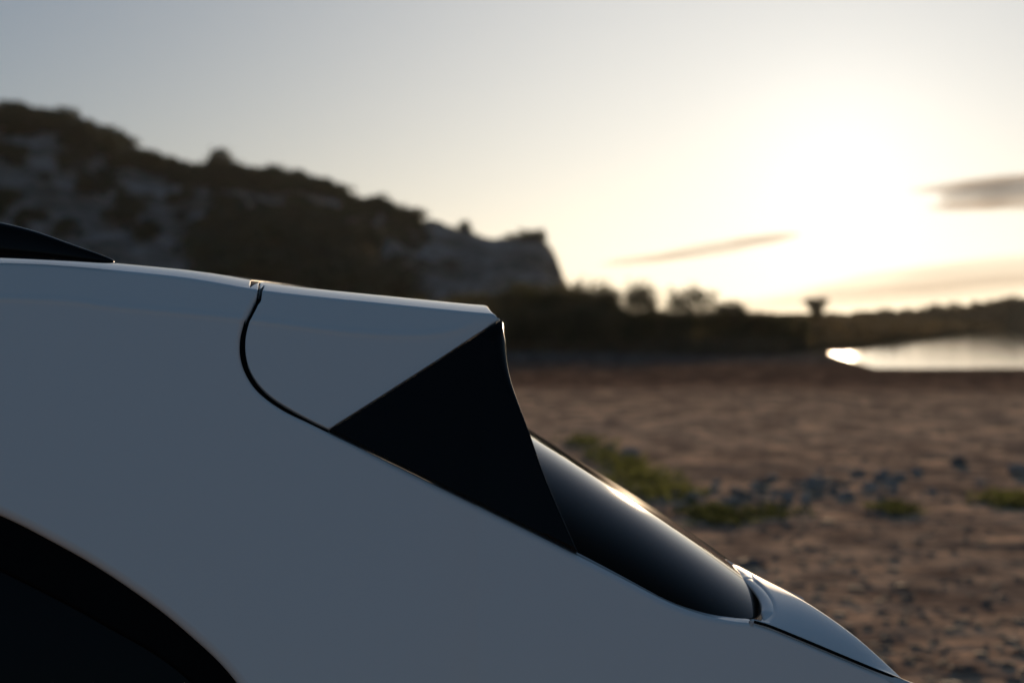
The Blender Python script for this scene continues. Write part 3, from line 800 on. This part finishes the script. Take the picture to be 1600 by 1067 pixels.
def tree(name, cat, label, loc, lob, n, size, m, trunk, group=None, fill=.35, seed=1):
    t = empty(name, loc); tag(t, label, cat, group)
    link('crown', npmesh('crown', *leaves(lob, n, size, seed, fill), m, False), t)
    V, F = [], []
    for path, r0, r1 in trunk:
        v, f = tube(path, r0, r1); b = len(V); V += v; F += [tuple(i + b for i in q) for q in f]
    link('trunk', mesh('trunk', V, F, M_BARK), t)
    return t
def ridge(px, v=.99):
    x, y, z = hill_pt(np.array([px], float), np.array([v], float)); return (float(x[0]), float(y[0]) - 1.5, float(z[0]) + .35)
tree('pine_tree', 'tree', 'small round-topped tree standing up from the middle of the ridge', ridge(346), [(0, 0, 2.0, 1.3, 1.3, .9), (-.5, 0, 1.4, 1.3, 1.2, .8), (.9, 0, .9, 1.2, 1, .7), (1.6, 0, .4, 1.2, 1, .6)], 700, .25, M_MAQUIS, [([(0, 0, -.5), (.1, 0, 1.6)], .14, .08)], seed=3)
tree('pine_tree', 'tree', 'short upright tree beside the notch left of the rock bluff', ridge(724), [(0, 0, 1.2, .9, .8, 1.0), (.1, 0, .6, 1.1, .9, .8), (-1.2, 0, .3, 1.4, .8, .6)], 1000, .2, M_MAQUIS, [([(0, 0, -.5), (.05, 0, 1.3)], .11, .06)], seed=4)
tree('pine_tree', 'tree', 'low spreading tree on top of the rock bluff', ridge(822), [(-1.1, 0, .5, 1.1, .9, .8), (.2, 0, .9, 1.2, .9, .85), (1.3, 0, .85, .9, .8, 1.0)], 1100, .2, M_MAQUIS, [([(0, 0, -.5), (.05, 0, .7)], .12, .07)], seed=5)

# thicket beyond the shore
def gz(x, y): return float(ground_z(np.array([x], float), np.array([y], float))[0])
def bush(px, top, Y, wpx, name, label, group, m=None, base=.12, nl=9, seed=0, n=2200, name2=None):
    x = (px - 800) / FPX * Y; z = gz(x, Y); hgt = CAMZ + Y * (HOR - top) / FPX - z; w = wpx / FPX * Y
    lob = lobes_for(seed, w, hgt, nl, base)
    for dx, f in ((-.28, .72), (0, .80), (.26, .76)): lob.append((dx * w, 0, hgt * f, w * .24, w * .3, hgt * .2))
    lob.append((0, 0, hgt * .45, w * .46, w * .42, hgt * .38)); lob.append((0, 0, hgt * .2, w * .45, w * .42, hgt * .2))
    g_ = np.random.default_rng(seed)
    tr = []
    for k in range(4):
        a = g_.random() * 6.28; q = w * .25; tr.append(([(0, 0, -.2), (q * .4 * math.cos(a), q * .4 * math.sin(a), hgt * .4), (q * math.cos(a), q * math.sin(a), hgt * .75)], .05, .015))
    return tree(name, 'bush', label, (x, Y, z), lob, n, .085 * Y / 110, m or M_BUSH, tr, group, .25, seed)
GB = 'bushes of the dark thicket beyond the shore'
LB = 'dark green bush in the thicket between the rock bluff and the shore'
k = 300
for px, top, Y, wp in [(560, 470, 112, 80), (610, 462, 116, 85), (655, 470, 113, 80), (700, 463, 114, 85), (745, 458, 112, 75), (782, 448, 113, 80), (818, 443, 116, 75), (850, 446, 112, 70), (880, 440, 115, 74), (905, 441, 111, 66), (930, 434, 115, 66), (950, 444, 112, 52),
                       (640, 500, 104, 80), (700, 498, 105, 85), (760, 490, 103, 90), (810, 482, 105, 85), (855, 480, 104, 80), (900, 478, 105, 85), (945, 480, 106, 75), (985, 492, 107, 60)]:
    bush(px, top, Y, wp, 'bush', LB, GB, seed=k); k += 1
bush(1001, 440, 114, 62, 'bush', 'narrow upright bush with sky gaps on both sides of it', None, seed=k + 1, base=.2)
bush(1082, 442, 114, 96, 'bush', 'large round-topped bush standing alone right of the narrow one', None, seed=k + 2, n=2200)
bush(1143, 468, 116, 52, 'bush', 'small low bush just right of the large round bush', None, seed=k + 3)
bush(1050, 482, 112, 60, 'bush', 'low bush in front of the gap left of the large round bush', None, seed=k + 4)
for j, (px_, tp_, w_) in enumerate([(965, 474, 50), (1030, 478, 45), (1120, 468, 50), (1170, 482, 40), (1190, 486, 36), (1226, 489, 34), (1255, 491, 30)]):
    bush(px_, tp_, 116 + j, w_, 'bush', 'low dark bush filling the foot of the row right of the thicket', 'low bushes along the foot of the row', seed=k + 20 + j, n=900)
bush(1208, 485, 118, 34, 'bush', 'tiny sparse bush at the right end of the row of bushes', None, seed=k + 5, n=500)
# lone tree
YT = 170; xt = (1275 - 800) / FPX * YT; zt_ = gz(xt, YT)
ht = CAMZ + YT * (HOR - 461) / FPX - zt_
tree('lone_tree', 'tree', 'lone little tree with a flared flat top on the low bank under the sun', (xt, YT, zt_), [(-.4, 0, ht * .84, .5, .4, .24), (.42, 0, ht * .86, .48, .4, .24), (0, 0, ht * .80, .6, .5, .26), (0, 0, ht * .68, .62, .5, .24), (.03, 0, ht * .55, .42, .4, .22), (0, 0, ht * .44, .26, .3, .18)], 1900, .09, M_BUSH,
     [([(0, 0, -.2), (.02, 0, ht * .5), (0, 0, ht * .7)], .09, .06), ([(0, 0, ht * .45), (-.35, 0, ht * .85)], .06, .03), ([(0, 0, ht * .45), (.35, 0, ht * .85)], .06, .03)], None, .3, 9)

# low scrub on the bank, one mass
n = 5200; Yb = rng.uniform(101, 150, n); pb = rng.uniform(560, 1300, n); xb = (pb - 800) / FPX * Yb
n2 = 3800; t2 = rng.random(n2); off = rng.uniform(.2, 1, n2) ** 2 * 200 - 7.5; bx = SA[0] + (SB[0] - SA[0]) * t2 * 1.4 - sn[0] * off; by = SA[1] + (SB[1] - SA[1]) * t2 * 1.4 - sn[1] * off
xb = np.concatenate([xb, bx]); Yb = np.concatenate([Yb, by])
keep = ((shore(xb, Yb) < -.4)) & (vnoise(xb * .3, Yb * .15, 91) > -.28); xb, Yb = xb[keep], Yb[keep]
zb = ground_z(xb, Yb); Q, Fq = [], []
cl_v, cl_f = leaves([(0, 0, .25, .5, .5, .35)], 22, .17, 5, .2)
ang = rng.random(len(xb)) * 6.28; sc_ = rng.uniform(.45, 1.25, len(xb)) * (1 + .9 * (Yb > 160))
ca, sa = np.cos(ang), np.sin(ang)
vx = (cl_v[None, :, 0] * ca[:, None] - cl_v[None, :, 1] * sa[:, None]) * sc_[:, None] + xb[:, None]
vy = (cl_v[None, :, 0] * sa[:, None] + cl_v[None, :, 1] * ca[:, None]) * sc_[:, None] + Yb[:, None]
vz = cl_v[None, :, 2] * sc_[:, None] * .8 + zb[:, None]
V = np.stack([vx, vy, vz], -1).reshape(-1, 3); F = (cl_f[None] + (np.arange(len(xb)) * len(cl_v))[:, None, None]).reshape(-1, 4)
o = link('scrub', npmesh('scrub', V, F, M_SCRUB, False)); tag(o, 'low olive brown scrub covering the bank beyond the beach', 'scrub', None, 'stuff')

# ---- weeds
def weeds(pxs, label, n, seed, hgt=.16):
    g_ = np.random.default_rng(seed); V = []
    for (px, py, sw, sh) in pxs:
        m_ = int(n / len(pxs)); r = py + np.clip(g_.normal(size=m_), -2.2, 2.2) * sh; p = px + np.clip(g_.normal(size=m_), -2.2, 2.2) * sw
        Yp = CAMZ * FPX / (r - HOR); Xp = (p - 800) / FPX * Yp; Zp = ground_z(Xp, Yp)
        a = g_.random(m_) * 6.28; hh = hgt * (.4 + g_.random(m_)); le = g_.normal(size=(m_, 2)) * .05; w_ = .010 + .012 * g_.random(m_)
        b0 = np.stack([Xp - np.cos(a) * w_ * .6, Yp - np.sin(a) * w_ * .6, Zp - .01], 1); b1 = np.stack([Xp + np.cos(a) * w_ * .6, Yp + np.sin(a) * w_ * .6, Zp - .01], 1)
        m0 = np.stack([Xp + le[:, 0] * .5 + np.cos(a) * w_, Yp + le[:, 1] * .5 + np.sin(a) * w_, Zp + hh * .6], 1); tp = np.stack([Xp + le[:, 0] * 1.4, Yp + le[:, 1] * 1.4, Zp + hh], 1)
        V.append(np.stack([b0, b1, m0, tp], 1).reshape(-1, 3))
    V = np.vstack(V)
    o = link('weeds', npmesh('weeds', V, np.arange(len(V)).reshape(-1, 4), M_GRASS, False)); tag(o, label, 'weeds', None, 'stuff')
weeds([(915, 692, 20, 6), (940, 712, 14, 6)], 'faint green weeds behind the dark rear window, farthest from the camera', 300, 1, .05)
weeds([(1000, 748, 28, 7), (1045, 772, 26, 6), (975, 728, 16, 5)], 'bright green weed patch just beyond the sloping rear window', 1100, 2, .05)
weeds([(1100, 800, 20, 6), (1180, 803, 40, 5), (1130, 812, 22, 5)], 'thin strip of weeds running right from the large green patch', 450, 3, .04)
weeds([(1400, 797, 16, 5)], 'small dull tuft of weeds below the grey stones', 140, 4, .04)
weeds([(1575, 783, 26, 6), (1610, 788, 20, 5)], 'green weeds at the right edge of the beach', 500, 5, .05)

# ---- stones
M_STONE, t_, b_ = mat('grey_stone', (.25, .24, .24), .9)
oi = t_.nodes.new('ShaderNodeObjectInfo'); n_ = noise(t_, 14, 6, .65, objco(t_))
f = mathn(t_, 'ADD', mathn(t_, 'MULTIPLY', n_.outputs[0], .6), mathn(t_, 'MULTIPLY', oi.outputs['Random'], .6))
r_c = ramp(t_, f, [(.2, (.09, .08, .07)), (.5, (.30, .255, .215)), (.85, (.50, .43, .37))]); t_.links.new(r_c.outputs[0], b_.inputs['Base Color']); bump(t_, b_, n_.outputs[0], .5, .02)
def stone_mesh(seed, name='stone'):
    import bmesh
    bm = bmesh.new(); bmesh.ops.create_icosphere(bm, subdivisions=2, radius=1)
    g_ = np.random.default_rng(seed); ks = g_.normal(size=(9, 3)); ks /= np.linalg.norm(ks, axis=1)[:, None]; cut = g_.uniform(.55, .9, 9)
    for v in bm.verts:
        p = np.array(v.co)
        for q, c in zip(ks, cut):
            d = p @ q
            if d > c: p = p - q * (d - c) * .9
        v.co = p * (1 + .05 * g_.normal())
    me = bpy.data.meshes.new(name); bm.to_mesh(me); bm.free(); me.materials.append(M_STONE); return me
SM = [stone_mesh(i) for i in range(6)]
def stone(px, py, wpx, label, group=None, k=0, asp=.6, name='stone'):
    Y = CAMZ * FPX / (py - HOR); x = (px - 800) / FPX * Y; s = wpx / 2 / FPX * Y
    o = link(name, SM[k % 6], None, (x, Y, gz(x, Y) + s * asp * .35)); o.scale = (s, s * .9, s * asp); o.rotation_euler = (.2 * math.sin(k), .15, k * 1.7)
    tag(o, label, 'stone', group); return o
stone(1497, 727, 34, 'dark stone lying by itself on the bare sand, above the line of grey stones', k=1, asp=.7)
stone(985, 712, 40, 'dark stone behind the bright green weed patch', k=3, asp=.5)
stone(1590, 742, 44, 'dark stone at the right edge above the green weeds', k=4, asp=.5)
stone(1276, 762, 40, 'largest pale grey stone in the line of stones across the beach', k=2, asp=.75)
stone(955, 700, 22, 'small dark stone at the left end, beside the faint weeds', k=5, asp=.5)
for i in range(74):
    px = rng.choice([rng.normal(1280, 70), rng.normal(1180, 60), rng.uniform(1050, 1620), rng.normal(1370, 40)]); py = 766 + rng.normal() * 12 - .02 * (px - 1280)
    py = max(py, 735)
    stone(px, py, rng.uniform(11, 32), 'small grey stone in the loose line of stones across the beach', 'small stones lying across the beach', k=i, asp=rng.uniform(.30, .55))
# clods and pebbles, uncountable
n = 1800; r = 560 + 540 * rng.random(n) ** .8; p = rng.uniform(740, 1680, n); Yp = CAMZ * FPX / (r - HOR); Xp = (p - 800) / FPX * Yp
cv, cf = [], []
bmv = np.array([v.co[:] for v in stone_mesh(50, 'pebble').vertices]); 
ico = np.array([(0, 0, 1), (.89, 0, .45), (.28, .85, .45), (-.72, .53, .45), (-.72, -.53, .45), (.28, -.85, .45), (.72, .53, -.45), (-.28, .85, -.45), (-.89, 0, -.45), (-.28, -.85, -.45), (.72, -.53, -.45), (0, 0, -1)])
icf = np.array([(0, 1, 2), (0, 2, 3), (0, 3, 4), (0, 4, 5), (0, 5, 1), (1, 6, 2), (2, 7, 3), (3, 8, 4), (4, 9, 5), (5, 10, 1), (6, 7, 2), (7, 8, 3), (8, 9, 4), (9, 10, 5), (10, 6, 1)])
s = rng.gamma(2.2, .006, n) + .005; s = s * (1 + (Yp > 30) * .6)
V = ico[None] * (1 + .22 * rng.normal(size=(n, 12, 1))) * s[:, None, None] * np.array([1.3, 1.3, .24]); a = rng.random(n) * 6.28
vx = V[..., 0] * np.cos(a)[:, None] - V[..., 1] * np.sin(a)[:, None]; vy = V[..., 0] * np.sin(a)[:, None] + V[..., 1] * np.cos(a)[:, None]
V = np.stack([vx + Xp[:, None], vy + Yp[:, None], V[..., 2] + (ground_z(Xp, Yp) + .2 * s)[:, None]], -1).reshape(-1, 3)
F = (icf[None] + (np.arange(n) * 12)[:, None, None]).reshape(-1, 3)
M_PEB, t_, b_ = mat('brown_pebbles', (.16, .13, .11), .95)
n_ = noise(t_, 6, 4, .7, objco(t_)); r_c = ramp(t_, n_.outputs[0], [(.3, (.08, .06, .05)), (.5, (.17, .13, .10)), (.75, (.30, .24, .19))]); t_.links.new(r_c.outputs[0], b_.inputs['Base Color'])
o = link('pebbles', npmesh('pebbles', V, F, M_PEB, False)); tag(o, 'brown pebbles and clods strewn over the beach', 'pebbles', None, 'stuff')

# ---- clouds: real volumes far away
def cloud(parts, dens, label, col=(.75, .72, .70), Y=5200):
    import bmesh
    m = bpy.data.materials.new('cloud_vapour'); m.use_nodes = True; t = m.node_tree; t.nodes.clear()
    o_ = t.nodes.new('ShaderNodeOutputMaterial'); v = t.nodes.new('ShaderNodeVolumePrincipled')
    v.inputs['Color'].default_value = (*col, 1); v.inputs['Density'].default_value = dens; v.inputs['Anisotropy'].default_value = .2
    t.links.new(v.outputs[0], o_.inputs['Volume'])
    V, F = [], []; bm = bmesh.new(); bmesh.ops.create_icosphere(bm, subdivisions=3, radius=1); g_ = np.random.default_rng(int(dens * 1e6))
    sv = np.array([q.co[:] for q in bm.verts]); sf = [tuple(q.index for q in f.verts) for f in bm.faces]; bm.free()
    c0 = at(parts[0][0], parts[0][1], Y)
    for j, (px, py, w_, h_, tilt) in enumerate(parts):
        c = at(px, py, Y + 900 * j) - c0; s_ = (Y + 900 * j) / FPX; P = sv * (1 + .10 * g_.normal(size=(len(sv), 1)))
        P = P * np.array([w_ / 2 * s_, 260, h_ / 2 * s_]); P[:, 2] += P[:, 0] * tilt
        b0 = len(V); V += [tuple(q) for q in (P + c)]; F += [tuple(i + b0 for i in f) for f in sf]
    o = link('cloud', mesh('cloud', V, F, m), None, tuple(c0)); tag(o, label, 'cloud'); return o
cloud([(1590, 302, 250, 52, .03), (1540, 287, 220, 20, .10), (1525, 322, 150, 13, .02)], .0035, 'grey cloud right of the sun at the right edge of the sky')
cloud([(1125, 387, 240, 22, .16), (1010, 405, 150, 13, .12), (1195, 373, 120, 12, .10)], .0022, 'thin slanting streak of cloud below and left of the sun')
cloud([(1560, 425, 620, 50, .10), (1450, 455, 700, 36, .08)], .0016, 'faint wide cloud bank lying low over the right horizon')

# ---- thin sea air round everything
import bmesh
hz = bpy.data.materials.new('sea_air'); hz.use_nodes = True; t = hz.node_tree; t.nodes.clear()
o_ = t.nodes.new('ShaderNodeOutputMaterial'); v = t.nodes.new('ShaderNodeVolumePrincipled')
v.inputs['Color'].default_value = (.93, .93, .93, 1); v.inputs['Density'].default_value = .000024; v.inputs['Anisotropy'].default_value = .55
t.links.new(v.outputs[0], o_.inputs['Volume'])
bm = bmesh.new(); bmesh.ops.create_cube(bm, size=1); me = bpy.data.meshes.new('haze'); bm.to_mesh(me); bm.free(); me.materials.append(hz)
o = link('haze', me); o.scale = (3200, 3200, 50); o.location = (0, 0, 22); o['kind'] = 'stuff'
